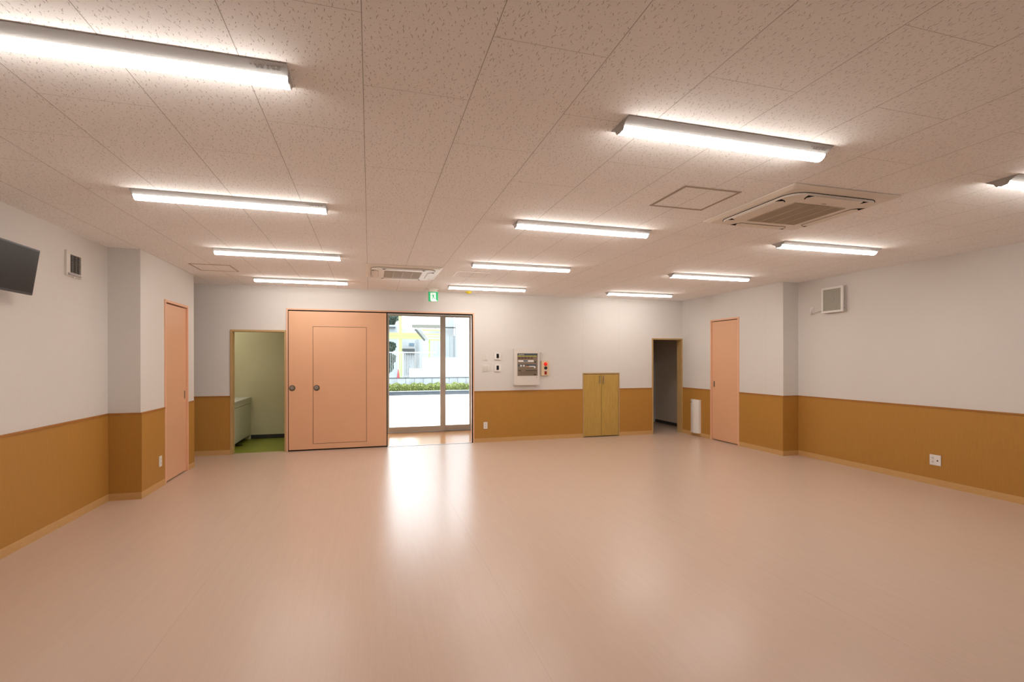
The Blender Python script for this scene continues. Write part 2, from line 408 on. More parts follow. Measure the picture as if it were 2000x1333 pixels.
ring_pull(-1.180, 1.006, d3); ring_pull(-0.817, 1.004, d3)
obj('threshold', MB().box(0.288, 1.714, YB-0.025, YB+0.0, 0.0, 0.003), 'darksteel', d3)

# side-wall peach doors (flush hinged/sliding leaf in a thin frame)
def side_door(name, X, sgn, ya, yb, ztop, handle_y, hz0, hz1, loc):
    d = thing(name, loc, None, None, kind='structure')
    fw = 0.032
    f = MB(); a = X+sgn*0.012; b = X-sgn*0.055
    f.box(a, b, ya, ya+fw, 0, ztop).box(a, b, yb-fw, yb, 0, ztop).box(a, b, ya+fw, yb-fw, ztop-0.028, ztop)
    obj('door_frame', f, 'pinkf', d, bevel=0.002)
    leaf = obj('door_leaf', MB().box(X-sgn*0.010, X-sgn*0.045, ya+fw+0.0003, yb-fw-0.0003, 0.014, ztop-0.040), 'pink', d, bevel=0.001)
    obj('leaf_gap', MB().box(X-sgn*0.046, X-sgn*0.052, ya+fw, yb-fw, 0.0, ztop-0.028), 'gap', d)
    h = obj('flush_pull', MB().box(X-sgn*0.010, X-sgn*0.006, handle_y-0.014, handle_y+0.014, hz0, hz1), 'steel', leaf, bevel=0.0015)
    obj('pull_recess', MB().box(X-sgn*0.006, X-sgn*0.005, handle_y-0.007, handle_y+0.007, hz0+0.008, hz1-0.008), 'dark', h)
side_door('door_4', XL2, 1, 6.673, 7.447, 2.163, 7.363, 0.950, 1.060, (XL2, 7.06, 0))
side_door('door_5', XR1, -1, 6.948, 7.677, 2.168, 7.592, 0.958, 1.064, (XR1, 7.31, 0))

# ------------------------------------------------------------------ washroom behind the left doorway
GY = 10.10
st(obj('floor_washroom', MB().box(-3.2, -0.9, 8.600, GY+0.1, -0.1, 0.0), 'lime'))
gw = MB(); gw.box(-3.2, -0.9, GY, GY+0.1, 0, 2.45).box(-3.3, -3.2, 8.645, GY+0.1, 0, 2.45).box(-0.95, -0.9, 8.645, GY, 0, 2.45)
st(obj('wall_washroom', gw, 'greenwall'))
st(obj('ceiling_washroom', MB().box(-3.3, -0.9, 8.645, GY+0.1, 2.45, 2.5), 'greenwall'))
st(obj('baseboard_washroom', MB().box(-2.10, -0.95, GY-0.008, GY, 0, 0.075), 'basedark'))
t = thing('washstand', (-2.6, 9.6, 0), 'pale washstand with a white counter against the green washroom wall', 'washstand')
obj('countertop', MB().box(-3.18, -2.095, 8.70, GY-0.012, 0.745, 0.775), 'counter', t, bevel=0.004)
obj('apron', MB().box(-2.135, -2.105, 8.70, GY-0.012, 0.668, 0.745), 'cab', t)
obj('front_panel', MB().box(-2.13, -2.105, 8.70, 8.962, 0.088, 0.660), 'cab', t)
obj('front_panel', MB().box(-2.13, -2.105, 8.974, GY-0.012, 0.088, 0.660), 'cab', t)
obj('panel_strip', MB().box(-2.128, -2.101, 8.962, 8.974, 0.088, 0.660), 'white', t)
obj('carcass', MB().box(-3.16, -2.132, 8.72, GY-0.02, 0.085, 0.744), 'cab', t)
obj('toe_kick', MB().box(-3.1, -2.20, 8.74, GY-0.02, 0, 0.085), 'basedark', t)
tr = obj('floor_drain', MB().cyl((-2.13, 9.36, 0), (-2.13, 9.36, 0.012), 0.055, 20), 'dark', loc=(-2.13, 9.36, 0), bevel=0.003)
props(tr, 'small black disc on the lime floor in front of the washstand', 'floor drain')

t = thing('washroom_fill_light', (-2.55, 9.35, 2.45), 'round white ceiling lamp added unseen to brighten the washroom', 'ceiling light')  # unseen lamp, added to brighten the washroom
obj('lamp_base', MB().cyl((-2.55, 9.35, 2.45), (-2.55, 9.35, 2.43), 0.15, 28), 'enamel', t)
obj('lamp_shade', MB().dome((-2.55, 9.35, 2.43), 0.14, (0, 0, -1), 0.05, 28), 'washfill', t, smooth=True)
# ------------------------------------------------------------------ dark store room behind the right doorway
st(obj('floor_store', MB().box(4.9, 6.5, 8.600, 11.9, -0.1, 0.0), 'floor'))
sw = MB(); sw.box(6.42, 6.5, 8.645, 11.9, 0, H).box(4.9, 6.5, 11.9, 12.0, 0, H).box(4.82, 4.9, 8.645, 12.0, 0, H).box(6.25, 6.5, YB+0.0, 8.645, 0, H)
st(obj('wall_store', sw, 'storewall'))
st(obj('ceiling_store', MB().box(4.82, 6.5, 8.645, 12.0, H, H+0.1), 'wall'))
st(obj('trim_12', MB().box(6.36, 6.42, 8.65, 11.9, 1.63, H), 'storewall'))
st(obj('baseboard_store', MB().box(6.408, 6.42, 8.65, 11.9, 0, 0.065), 'basedark'))

# ------------------------------------------------------------------ vestibule and glass doors
VY = 10.10
st(obj('floor_vestibule', MB().box(0.10, 2.25, 8.600, VY+0.10, -0.1, 0.0), 'vest'))
vw = MB(); vw.box(0.10, 0.20, 8.645, VY+0.12, 0, 2.45).box(2.12, 2.25, 8.645, VY+0.12, 0, 2.45)
st(obj('wall_vestibule', vw, 'wall'))
st(obj('ceiling_vestibule', MB().box(0.10, 2.25, 8.645, VY+0.12, 2.42, 2.5), 'wall'))
# outer facade of the building around the vestibule (keeps daylight out of the roof space)
fc = MB(); fc.box(-5, 0.10, VY+0.1, VY+0.25, -0.1, 3.4).box(2.25, 8, VY+0.1, VY+0.25, -0.1, 3.4).box(0.10, 2.25, VY+0.12, VY+0.25, 2.45, 3.4)
st(obj('wall_facade', fc, 'facade'))
st(obj('roof', MB().box(-5, 8, YF-0.3, VY+0.3, 3.4, 3.5), 'facade'))
d6 = thing('door_6', (1.2, VY, 0), None, None, kind='structure')
obj('head_track', MB().box(0.20, 2.12, VY-0.05, VY+0.06, 2.352, 2.42), 'white', d6)
obj('floor_track', MB().box(0.20, 2.12, VY-0.045, VY+0.06, 0.0, 0.006), 'darksteel', d6)
def leaf(x0, x1, y, gx0, gx1, nm):
    f = MB(); f.box(x0, gx0, y-0.018, y+0.018, 0.010, 2.350).box(gx1, x1, y-0.018, y+0.018, 0.010, 2.350)
    f.box(gx0, gx1, y-0.018, y+0.018, 0.010, 0.118).box(gx0, gx1, y-0.018, y+0.018, 2.325, 2.350)
    o = obj('glass_door_leaf', f, 'alu', d6, bevel=0.002)
    obj('glass_pane', MB().box(gx0, gx1, y-0.003, y+0.003, 0.118, 2.325), 'glass', o)
    return o
l1 = leaf(0.325, 1.482, VY-0.022, 0.370, 1.378, 'a')
obj('door_handle', MB().box(1.424, 1.446, VY-0.060, VY-0.042, 0.885, 1.085).box(1.428, 1.442, VY-0.046, VY-0.038, 0.90, 0.92).box(1.428, 1.442, VY-0.046, VY-0.038, 1.05, 1.07), 'steel', l1, bevel=0.003)
l2 = leaf(1.425, 2.045, VY+0.028, 1.490, 1.985, 'b')

# ------------------------------------------------------------------ recessed wood cabinet
cx0, cx1, ctop = 3.820, 4.577, 1.203
t = thing('wall_cabinet', ((cx0+cx1)/2, YB, 0), 'light wood two-door cabinet set flush in the wall left of the dark doorway', 'cabinet')
f = MB(); f.box(cx0, cx0+0.020, YB-0.014, YB+0.10, 0, ctop).box(cx1-0.020, cx1, YB-0.014, YB+0.10, 0, ctop).box(cx0+0.020, cx1-0.020, YB-0.014, YB+0.10, ctop-0.018, ctop)
obj('frame', f, 'casing', t, bevel=0.0015)
obj('back_panel', MB().box(cx0+0.022, cx1-0.022, YB+0.06, YB+0.07, 0.0, ctop-0.024), 'gap', t)
mid = (cx0+cx1)/2
for a, b, hx in ((cx0+0.023, mid-0.002, mid-0.040), (mid+0.002, cx1-0.023, mid+0.036)):
    dd = obj('cabinet_door', MB().box(a, b, YB-0.006, YB+0.014, 0.016, ctop-0.028), 'ash', t, bevel=0.0015)
    hb = MB().cyl((hx, YB-0.034, 1.000), (hx, YB-0.034, 1.150), 0.0062, 12).cyl((hx, YB-0.034, 1.012), (hx, YB-0.006, 1.012), 0.005, 10).cyl((hx, YB-0.034, 1.138), (hx, YB-0.006, 1.138), 0.005, 10)
    obj('bar_handle', hb, 'steel', dd, smooth=False)

# ------------------------------------------------------------------ wall plates
def plate_back(name, x, z, w, h, label, cat, group=None, mat_='white'):
    t = thing(name, (x, YB, z), label, cat, group)
    p = obj('cover_plate', MB().box(x-w/2, x+w/2, YB-0.009, YB, z-h/2, z+h/2), mat_, t, bevel=0.002)
    return t, p
t, p = plate_back('switch_plate', 1.957, 1.501, 0.072, 0.122, 'slim white plate of three switches on the wall above the square switch plate', 'light switch')
for k in range(3): obj('rocker', MB().box(1.957-0.024, 1.957+0.024, YB-0.013, YB-0.009, 1.455+k*0.034, 1.482+k*0.034), 'white2', t, bevel=0.001)
t, p = plate_back('switch_plate', 1.965, 1.305, 0.120, 0.120, 'square white double switch plate directly below the slim one', 'light switch')
for i in range(2):
    for k in range(3): obj('rocker', MB().box(1.965-0.048+i*0.052, 1.965-0.004+i*0.052, YB-0.013, YB-0.009, 1.259+k*0.034, 1.286+k*0.034), 'white2', t, bevel=0.001)
def control(z, label):
    x = 2.180
    t = thing('air_controller', (x, YB, z), label, 'controller', 'white wall controllers with black displays')
    obj('housing', MB().box(x-0.060, x+0.060, YB-0.019, YB, z-0.062, z+0.062), 'white', t, bevel=0.004)
    obj('display', MB().box(x-0.022, x+0.022, YB-0.021, YB-0.019, z-0.032, z+0.046), 'lcd', t)
    obj('button', MB().box(x-0.020, x+0.020, YB-0.021, YB-0.019, z-0.052, z-0.042), 'white2', t)
control(1.512, 'upper of two white wall controllers with a black display')
control(1.304, 'lower of two white wall controllers with a black display')
def outlet(name, loc, axis, w, h, label, dbl=False):
    t = thing(name, loc, label, 'outlet')
    x, y, z = loc
    def b(a0, a1, d0, d1, z0, z1):     # a along the wall, d out of the wall
        if axis == 'b': return MB().box(x+a0, x+a1, y-d0, y-d1, z+z0, z+z1)
        s = 1 if axis == 'l' else -1
        return MB().box(x+s*d0, x+s*d1, y+a0, y+a1, z+z0, z+z1)
    obj('cover_plate', b(-w/2, w/2, 0.006, 0.014, -h/2, h/2), 'white', t, bevel=0.002)
    s0 = 0 if not dbl else 0.024
    for k in (-1, 1):
        obj('socket', b(s0-0.012, s0+0.012, 0.014, 0.0155, k*0.022-0.014, k*0.022+0.014), 'white2', t)
        obj('slot', b(s0-0.005, s0-0.003, 0.0155, 0.016, k*0.022-0.005, k*0.022+0.005), 'dark', t)
        obj('slot', b(s0+0.003, s0+0.005, 0.0155, 0.016, k*0.022-0.005, k*0.022+0.005), 'dark', t)
    if dbl: obj('aerial_socket', b(-0.034, -0.018, 0.014, 0.018, -0.012, 0.004), 'dark', t, bevel=0.002)
outlet('wall_outlet', (1.959, YB, 0.295), 'b', 0.070, 0.120, 'white upright outlet on the back wall beside the glass entrance')
outlet('wall_outlet', (XL2, 6.535, 0.299), 'l', 0.070, 0.120, 'white upright outlet on the left wall beside the peach door')
outlet('wall_outlet', (XR2, 4.128, 0.289), 'r', 0.118, 0.120, 'square white outlet with a dark round jack low on the right wall', dbl=True)

# ------------------------------------------------------------------ fire alarm panel
ax0, ax1, az0, az1 = 2.464, 2.942, 0.999, 1.655
fy = YB-0.072
t = thing('alarm_control_box', ((ax0+ax1)/2, YB, az0), 'grey white steel fire alarm panel with a window of labels and buttons', 'alarm panel')
kx = lambda u: 2.464+(u-22)/15.69*0.00966     # positions across the face
kz = lambda v: 1.566-(v-250)/15.69*0.00924
obj('housing', MB().box(ax0+0.008, ax1-0.008, YB-0.055, YB, az0+0.006, az1-0.006), 'white2', t)
wx_0, wx_1, wz_0, wz_1 = 2.529, 2.911, 1.162, 1.566
dr = MB(); dr.box(ax0, wx_0, fy, YB-0.055, az0, az1).box(wx_1, ax1, fy, YB-0.055, az0, az1).box(wx_0, wx_1, fy, YB-0.055, az0, wz_0).box(wx_0, wx_1, fy, YB-0.055, wz_1, az1)
door = obj('panel_door', dr, 'white2', t)
obj('latch', MB().cyl((2.886, fy, 1.138), (2.886, fy-0.004, 1.138), 0.007, 12), 'darksteel', door)
face = obj('control_board', MB().box(wx_0, wx_1, fy+0.010, YB-0.055, wz_0, wz_1), 'panelbrown', t)
by = fy+0.010
def bd(name, u0, u1, v0, v1, m, d=0.002): return obj(name, MB().box(kx(u0), kx(u1), by-d, by, kz(v1), kz(v0)), m, face)
bd('header_strip', 140, 735, 262, 308, 'panelslate')
for i in range(5):
    bd('zone_label', 150+i*116, 246+i*116, 320, 346, 'olive')
for i in range(5): bd('zone_row', 150+i*95, 226+i*95, 372, 412, 'gap', 0.001)
for i in range(7): bd('header_print', 168+i*24, 184+i*24, 282, 302, 'white2', 0.003)
bd('name_strip', 155, 625, 455, 512, 'white'); bd('name_badge', 312, 450, 462, 502, 'panelslate', 0.004)
bd('status_strip', 140, 700, 588, 650, 'panelslate')
for i, u in enumerate((215, 300)): bd('status_key', u, u+52, 600, 652, 'white2', 0.003)
bd('orange_strip', 385, 490, 634, 664, 'orange', 0.004); bd('handset_line', 490, 655, 634, 660, 'white', 0.004); bd('handset_hook', 640, 680, 645, 700, 'white', 0.004)
bd('display_slot', 380, 725, 766, 784, 'dark'); bd('display_slot', 165, 240, 760, 784, 'dark')
for i in range(3): bd('text_row', 190, 690, 815+i*32, 821+i*32, 'gap', 0.001)
bd('key_block', 640, 690, 880, 915, 'dark', 0.003); bd('side_key', 660, 690, 490, 540, 'dark', 0.003)
# manual call unit
t = thing('alarm_call_unit', (3.065, YB, 1.165), 'beige fire call unit with a red lamp beside the alarm panel', 'alarm button')
obj('housing', MB().box(2.992, 3.140, YB-0.040, YB, 1.165, 1.432), 'beige', t, bevel=0.004)
obj('red_lamp', MB().dome((3.072, YB-0.040, 1.373), 0.034, (0, -1, 0), 0.026), 'red', t, smooth=True)
obj('black_knob', MB().cyl((3.072, YB-0.040, 1.301), (3.072, YB-0.054, 1.301), 0.029, 24), 'dark', t)
obj('key_plate', MB().box(3.056, 3.088, YB-0.043, YB-0.040, 1.245, 1.285), 'white2', t)
obj('push_button', MB().box(3.050, 3.094, YB-0.046, YB-0.040, 1.184, 1.243), 'darkred', t, bevel=0.003)

# ------------------------------------------------------------------ white curved unit on the right pier
t = thing('panel_heater', (XR1, 8.09, 0.06), 'tall white curved wall unit low between the dark doorway and the peach door', 'wall unit')
pts = [(7.948, XR1-0.008)]
n = 12
prof = []
for i in range(n+1):
    a = i/n; y = 7.955+a*0.262; prof.append((y, XR1-0.012-0.062*math.sin(math.pi*min(1, 0.18+0.72*a))))
outline = [(8.222, XR1-0.006)] + [(x_, y_) for x_, y_ in prof[::-1]] + [(7.950, XR1-0.006)]
outline = [(b, a) for a, b in outline]
obj('housing', MB().prism(outline, 'z', 0.062, 0.690), 'white', t)
obj('control_mark', MB().box(XR1-0.0735, XR1-0.0722, 8.140, 8.160, 0.628, 0.655), 'greyprint', t)
obj('brand_mark', MB().box(XR1-0.050, XR1-0.046, 7.985, 7.990, 0.605, 0.616), 'greyprint', t)

# ------------------------------------------------------------------ right wall extractor fan with plug
FX = 6.185
t = thing('wall_fan', (XR2, 5.40, 2.10), 'square white extractor fan with a louvred front high on the right wall', 'extractor fan')
obj('back_frame', MB().box(XR2-0.022, XR2, 5.232, 5.572, 2.102, 2.462), 'white2', t, bevel=0.003)
obj('fan_housing', MB().box(XR2-0.045, XR2-0.022, 5.262, 5.545, 2.130, 2.435), 'dark', t)
f = MB(); f.box(FX, FX+0.022, 5.236, 5.268, 2.104, 2.458).box(FX, FX+0.022, 5.542, 5.570, 2.104, 2.458).box(FX, FX+0.022, 5.268, 5.542, 2.104, 2.130).box(FX, FX+0.022, 5.268, 5.542, 2.430, 2.458)
front = obj('front_frame', f, 'white', t)
lv = MB()
for i in range(22):
    z = 2.133+i*0.0135
    lv.box(FX+0.006, FX+0.010, 5.268, 5.542, z, z+0.0105)
obj('louvre', lv, 'fangrey', front)
obj('filter_back', MB().box(FX+0.011, FX+0.014, 5.268, 5.542, 2.130, 2.430), 'grille', front)
obj('boss', MB().cyl((FX+0.006, 5.402, 2.285), (FX+0.002, 5.402, 2.285), 0.038, 20), 'fangrey', front)
obj('pull_switch', MB().cyl((XR2-0.024, 5.252, 2.155), (XR2-0.028, 5.252, 2.155), 0.008, 10), 'dark', t)
t = thing('wall_outlet', (XR2, 5.775, 2.15), 'small white outlet with a plug, high on the right wall beside the extractor fan', 'outlet')
obj('cover_plate', MB().box(XR2-0.010, XR2, 5.745, 5.810, 2.098, 2.212), 'white', t, bevel=0.003)
obj('socket', MB().box(XR2-0.012, XR2-0.010, 5.765, 5.790, 2.120, 2.190), 'white2', t)
t = obj('power_cord', MB().box(XR2-0.040, XR2-0.013, 5.760, 5.788, 2.110, 2.140).tube([Vector((XR2-0.034, 5.762, 2.124)), Vector((XR2-0.030, 5.72, 2.128)), Vector((XR2-0.022, 5.66, 2.140)), Vector((XR2-0.015, 5.61, 2.152)), Vector((XR2-0.012, 5.575, 2.160))], 0.0055), 'white2', loc=(XR2, 5.77, 2.12))
props(t, 'short white power cord with its plug between the high outlet and the extractor fan', 'power cord')

# ------------------------------------------------------------------ left wall vent
t = thing('wall_vent', (XL1, 5.43, 2.205), 'white wall vent with a dark louvred opening near the television', 'vent')
f = MB(); f.box(XL1, XL1+0.016, 5.305, 5.362, 2.205, 2.431).box(XL1, XL1+0.016, 5.534, 5.556, 2.205, 2.431).box(XL1, XL1+0.016, 5.362, 5.534, 2.205, 2.240).box(XL1, XL1+0.016, 5.362, 5.534, 2.403, 2.431)
obj('frame', f, 'white2', t)
obj('duct', MB().box(XL1+0.001, XL1+0.003, 5.362, 5.534, 2.240, 2.403), 'black', t)
lv = MB()
for i in range(13):
    z = 2.246+i*0.0122; lv.box(XL1+0.005, XL1+0.013, 5.362, 5.534, z, z+0.0032)
for yy in (5.419, 5.476): lv.box(XL1+0.004, XL1+0.009, yy-0.002, yy+0.002, 2.240, 2.403)
obj('louvre', lv, 'greyprint', t)
lip = MB(); lip.prism([(XL1+0.015, 2.210), (XL1+0.032, 2.216), (XL1+0.016, 2.236)], 'y', 5.325, 5.515)
obj('lower_lip', lip, 'enamel', t)
obj('pull_tab', MB().box(XL1+0.016, XL1+0.024, 5.400, 5.425, 2.196, 2.208), 'white', t)

# ------------------------------------------------------------------ television on the left wall
t = thing('television', (XL1, 4.28, 2.12), 'black flat television tilted down on the left wall', 'television')
def tvbox(y0, y1, u0, u1, d0, d1):     # u along the tilted face upwards, d out of the face
    c = Vector((-2.409, 0, 2.106)); up = Vector((0.049, 0, 0.336)).normalized(); nn = Vector((up.z, 0, -up.x))
    m = MB(); vs = []
    for dd in (d0, d1):
        for (yy, uu) in ((y0, u0), (y1, u0), (y1, u1), (y0, u1)):
            p = c + up*uu + nn*dd; vs.append(m.b.verts.new((p.x, yy, p.z)))
    fs = [m.b.faces.new([vs[i] for i in f_]) for f_ in ((0,1,2,3),(7,6,5,4),(0,4,5,1),(1,5,6,2),(2,6,7,3),(3,7,4,0))]
    bmesh.ops.recalc_face_normals(m.b, faces=fs)
    return m
bz = tvbox(4.005, 4.575, -0.172, 0.172, -0.030, 0.0)
obj('case', bz, 'dark', t, bevel=0.003)
obj('screen', tvbox(4.017, 4.563, -0.156, 0.160, 0.0, 0.0015), 'screen', t)
obj('wall_bracket', MB().box(XL1, -2.44, 4.22, 4.36, 2.03, 2.17), 'dark', t)

# ------------------------------------------------------------------ exit sign and yellow device
ey = 8.10
sx0, sx1, sz0, sz1 = 0.915, 1.078, 2.400, 2.562
t = thing('exit_sign', ((sx0+sx1)/2, ey, sz0), 'small square green and white exit sign with a running figure over the entrance', 'exit sign')
obj('ceiling_mount', MB().box(sx0-0.016, sx1+0.006, ey-0.008, ey+0.055, H-0.020, H), 'white2', t, bevel=0.002)
obj('stem', MB().box(sx0+0.015, sx1-0.015, ey+0.004, ey+0.036, sz1, H-0.018), 'white2', t)
obj('lamp_box', MB().box(sx0, sx1, ey, ey+0.040, sz0, sz1), 'white2', t, bevel=0.003)
sg = obj('sign_face', MB().box(sx0+0.003, sx1-0.003, ey-0.003, ey, sz0+0.003, sz1-0.003), 'signgreen', t)
def P(u, v): return (sx0+(u-630)/640*(sx1-sx0), sz1-(v-350)/680*(sz1-sz0))
obj('doorway_shape', MB().prism([P(770, 430), P(1110, 430), P(1110, 880), P(1210, 1000), P(830, 1000), P(775, 930)], 'y', ey-0.005, ey-0.003), 'signwhite', sg)
run = MB(); yy0, yy1 = ey-0.007, ey-0.005
def limb(pts, wd):
    for (a, b) in zip(pts, pts[1:]):
        a = Vector(P(*a)); b = Vector(P(*b)); d = (b-a).normalized(); nn = Vector((-d.y, d.x))*wd
        a -= d*wd*0.5; b += d*wd*0.5
        run.prism([tuple(a+nn), tuple(b+nn), tuple(b-nn), tuple(a-nn)], 'y', yy0, yy1)
c = P(890, 505); run.cyl((c[0], yy0, c[1]), (c[0], yy1, c[1]), 0.0085, 14)
limb([(930, 590), (965, 710)], 0.0105)
limb([(900, 590), (860, 640), (795, 650)], 0.0042)
limb([(950, 590), (1030, 575), (1080, 640)], 0.0042)
limb([(965, 720), (1000, 810), (1075, 820)], 0.0050)
limb([(950, 720), (900, 800), (860, 870)], 0.0050)
obj('running_figure', run, 'signgreen', sg)
t = thing('ceiling_detector', (1.625, 8.32, H), 'small yellow device on the ceiling behind the lamp nearest the entrance', 'detector')
obj('detector_base', MB().cyl((1.625, 8.32, H), (1.625, 8.32, H-0.012), 0.058, 24), 'yellow', t)
obj('detector_head', MB().cyl((1.625, 8.32, H-0.012), (1.625, 8.32, H-0.034), 0.045, 24, 0.032), 'yellow', t)

# ------------------------------------------------------------------ ceiling lamps
def make_lamp(loc, label):
    t = thing('ceiling_light', loc, label, 'ceiling light', 'twelve long white strip lights on the ceiling')
    x, y, z = loc
    L = 0.625
    b = MB()
    prof = [(y-0.088, z), (y-0.088, z-0.004), (y-0.040, z-0.027), (y+0.040, z-0.027), (y+0.088, z-0.004), (y+0.088, z)]
    b.prism(prof, 'x', x-L, x+L)
    obj('lamp_body', b, 'enamel', t)
    d = MB(); pr = []
    for i in range(0, 13):
        q = -1+2*i/12
        pr.append((y+0.040*q, z-0.027-0.027*(1-abs(q)**2.7)))
    d.prism(pr, 'x', x-L+0.004, x+L-0.004)
    obj('diffuser', d, 'lamp', t)
    for sx in (-1, 1):
        e = MB(); e.prism([(y-0.041, z-0.012), (y-0.041, z-0.030), (y-0.030, z-0.046), (y, z-0.0525), (y+0.030, z-0.046), (y+0.041, z-0.030), (y+0.041, z-0.012)], 'x', x+sx*(L-0.004), x+sx*(L+0.002))
        obj('end_cap', e, 'enamel', t)
    # rating print on the slope facing the camera, near the right end
    m = MB(); rnd = random.Random(3)
    for r_ in range(2):
        xx = x+L-0.135+0.02*r_
        while xx < x+L-0.02:
            w_ = rnd.uniform(0.004, 0.016)
            s0 = 0.32+r_*0.2
            def sp(s_): return (y-0.088+0.048*s_ - 0.0006, z-0.004-0.023*s_ - 0.0009)
            p0 = sp(s0); p1 = sp(s0+0.12)
            m.prism([(p0[0], p0[1]), (p1[0], p1[1]), (p1[0]+0.0006, p1[1]+0.0006), (p0[0]+0.0006, p0[1]+0.0006)], 'x', xx, min(xx+w_, x+L-0.015))
            xx += w_+rnd.uniform(0.003, 0.012)
    obj('rating_print', m, 'greyprint', t)
    return t
COLX = (-0.936, 1.812, 4.548); ROWY = (2.202, 4.017, 5.857, 7.725)
names = {
 (0, 0): 'nearest strip light of the left column, cut by the left edge of the photo',
 (0, 1): 'second strip light from the camera in the left column',
 (0, 2): 'third strip light from the camera in the left column, beside the left hatch',
 (0, 3): 'strip light of the left column closest to the back wall',
 (1, 0): 'large nearest strip light of the middle column',
 (1, 1): 'second strip light from the camera in the middle column',
 (1, 2): 'third strip light of the middle column, just before the white framed hatch',
 (1, 3): 'strip light of the middle column closest to the back wall, by the exit sign',
 (2, 0): 'nearest strip light of the right column, only its left end in the photo',
 (2, 1): 'second strip light from the camera in the right column, behind the large air conditioner',
 (2, 2): 'third strip light from the camera in the right column',
 (2, 3): 'strip light of the right column closest to the back wall'}
first = None
for i, x in enumerate(COLX):
    for j, y in enumerate(ROWY):
        if first is None:
            first = make_lamp((x, y, H), names[(i, j)])
        else:
            o = copy_tree(first); o.location = (x, y, H); o['label'] = names[(i, j)]

# ------------------------------------------------------------------ ceiling hatches
def hatch(x0, x1, y0, y1, m, label, fw):
    t = thing('ceiling_hatch', ((x0+x1)/2, (y0+y1)/2, H), label, 'ceiling hatch')
    f = MB(); z0 = H-0.004
    f.box(x0, x1, y0, y0+fw, z0, H).box(x0, x1, y1-fw, y1, z0, H).box(x0, x0+fw, y0+fw, y1-fw, z0, H).box(x1-fw, x1, y0+fw, y1-fw, z0, H)
    obj('frame', f, m, t)
    obj('hatch_panel', MB().box(x0+fw, x1-fw, y0+fw, y1-fw, H-0.002, H), 'ceiling', t)
hatch(2.032, 2.488, 2.866, 3.310, 'hatch', 'brown framed ceiling hatch beside the large air conditioner', 0.020)
hatch(-2.092, -1.640, 6.790, 7.245, 'hatch', 'brown framed ceiling hatch near the left wall', 0.016)
hatch(1.104, 1.550, 6.460, 6.920, 'hatchw', 'white framed ceiling hatch beside the air conditioner in front of the exit sign', 0.012)

# ------------------------------------------------------------------ air conditioners
def air_con(cx, cy, label):
    t = thing('air_conditioner', (cx, cy, H), label, 'air conditioner', 'square ceiling air conditioners')
    z = H-0.002
    def rsq(h, r, n=8):
        p = []
        for qx, qy, a0 in ((1, 1, 0), (-1, 1, 90), (-1, -1, 180), (1, -1, 270)):
            for i in range(n+1):
                a = R(a0+90*i/n); p.append((cx+qx*(h-r)+r*math.cos(a), cy+qy*(h-r)+r*math.sin(a)))
        return p
    pan = MB()
    A = [pan.b.verts.new((p[0], p[1], z)) for p in rsq(0.474, 0.01, 2)]
    B = [pan.b.verts.new((p[0], p[1], z-0.006)) for p in rsq(0.474, 0.01, 2)]
    Cc = [pan.b.verts.new((p[0], p[1], z-0.020)) for p in rsq(0.435, 0.02, 2)]
    n = len(A)
    fs = [pan.b.faces.new(A), pan.b.faces.new(Cc[::-1])]
    for P_, Q in ((A, B), (B, Cc)):
        for i in range(n): fs.append(pan.b.faces.new((P_[i], P_[(i+1) % n], Q[(i+1) % n], Q[i])))
    bmesh.ops.recalc_face_normals(pan.b, faces=fs)
    obj('panel', pan, 'acwhite', t)
    obj('air_slot', MB().prism(rsq(0.4005, 0.13), 'z', z-0.020, z-0.023), 'black', t)
    obj('face', MB().prism(rsq(0.396, 0.125), 'z', z-0.021, z-0.036), 'acwhite', t)
    for k in range(4):
        a = R(90*k); ca, sa = math.cos(a), math.sin(a)
        tr_ = lambda pts_: [(cx+p[0]*ca-p[1]*sa, cy+p[0]*sa+p[1]*ca) for p in pts_]
        g1 = obj('air_gap', MB().prism(tr_([(0.3065, -0.225), (0.3065, 0.225), (0.335, 0.250), (0.386, 0.272), (0.389, 0.20), (0.389, -0.20), (0.386, -0.272), (0.335, -0.250)]), 'z', z-0.036, z-0.0365), 'black', t)
        obj('flap', MB().prism(tr_([(0.309, -0.222), (0.309, 0.222), (0.340, 0.240), (0.389, 0.215), (0.389, -0.215), (0.340, -0.240)]), 'z', z-0.0365, z-0.0410), 'acwhite', g1)
    gr = MB().box(cx-0.235, cx+0.235, cy-0.235, cy+0.235, z-0.036, z-0.0405)
    g_ = obj('intake_grille', gr, 'grille', t)
    sl = MB()
    for i in range(46):
        yy = cy-0.233+i*0.01015; sl.box(cx-0.234, cx+0.234, yy, yy+0.0055, z-0.0405, z-0.043)
    obj('grille_slats', sl, 'slat', g_)
    rb_ = MB()
    for q in (-0.118, 0.0, 0.118): rb_.box(cx+q-0.003, cx+q+0.003, cy-0.234, cy+0.234, z-0.0405, z-0.0438)
    obj('grille_ribs', rb_, 'rib', g_)
    obj('name_print', MB().box(cx-0.020, cx+0.020, cy-0.272, cy-0.262, z-0.0366, z-0.036), 'greyprint', t)
    return t
air_con(3.172, 3.098, 'large square cream air conditioner in the right half of the ceiling')
air_con(0.417, 6.695, 'square cream air conditioner on the ceiling in front of the exit sign')

# ------------------------------------------------------------------ outdoors
GZ = -0.06
st(obj('ground', MB().box(-40, 60, VY+0.10, 90, -0.3, GZ), 'asphalt'))
o = obj('kerb', MB().box(-6, 14, 21.70, 21.95, GZ, 0.015).box(-6, 14, 21.80, 21.95, 0.015, 0.085), 'darkconc', loc=(0, 21.8, GZ)); props(o, 'low grey concrete kerb between the bright yard and the hedge', 'kerb')
o = obj('planter_edge', MB().box(-6, 14, 21.96, 22.08, GZ, 0.105), 'outwhite', loc=(0, 22.0, GZ)); props(o, 'pale edge stone running below the clipped hedge', 'edging')
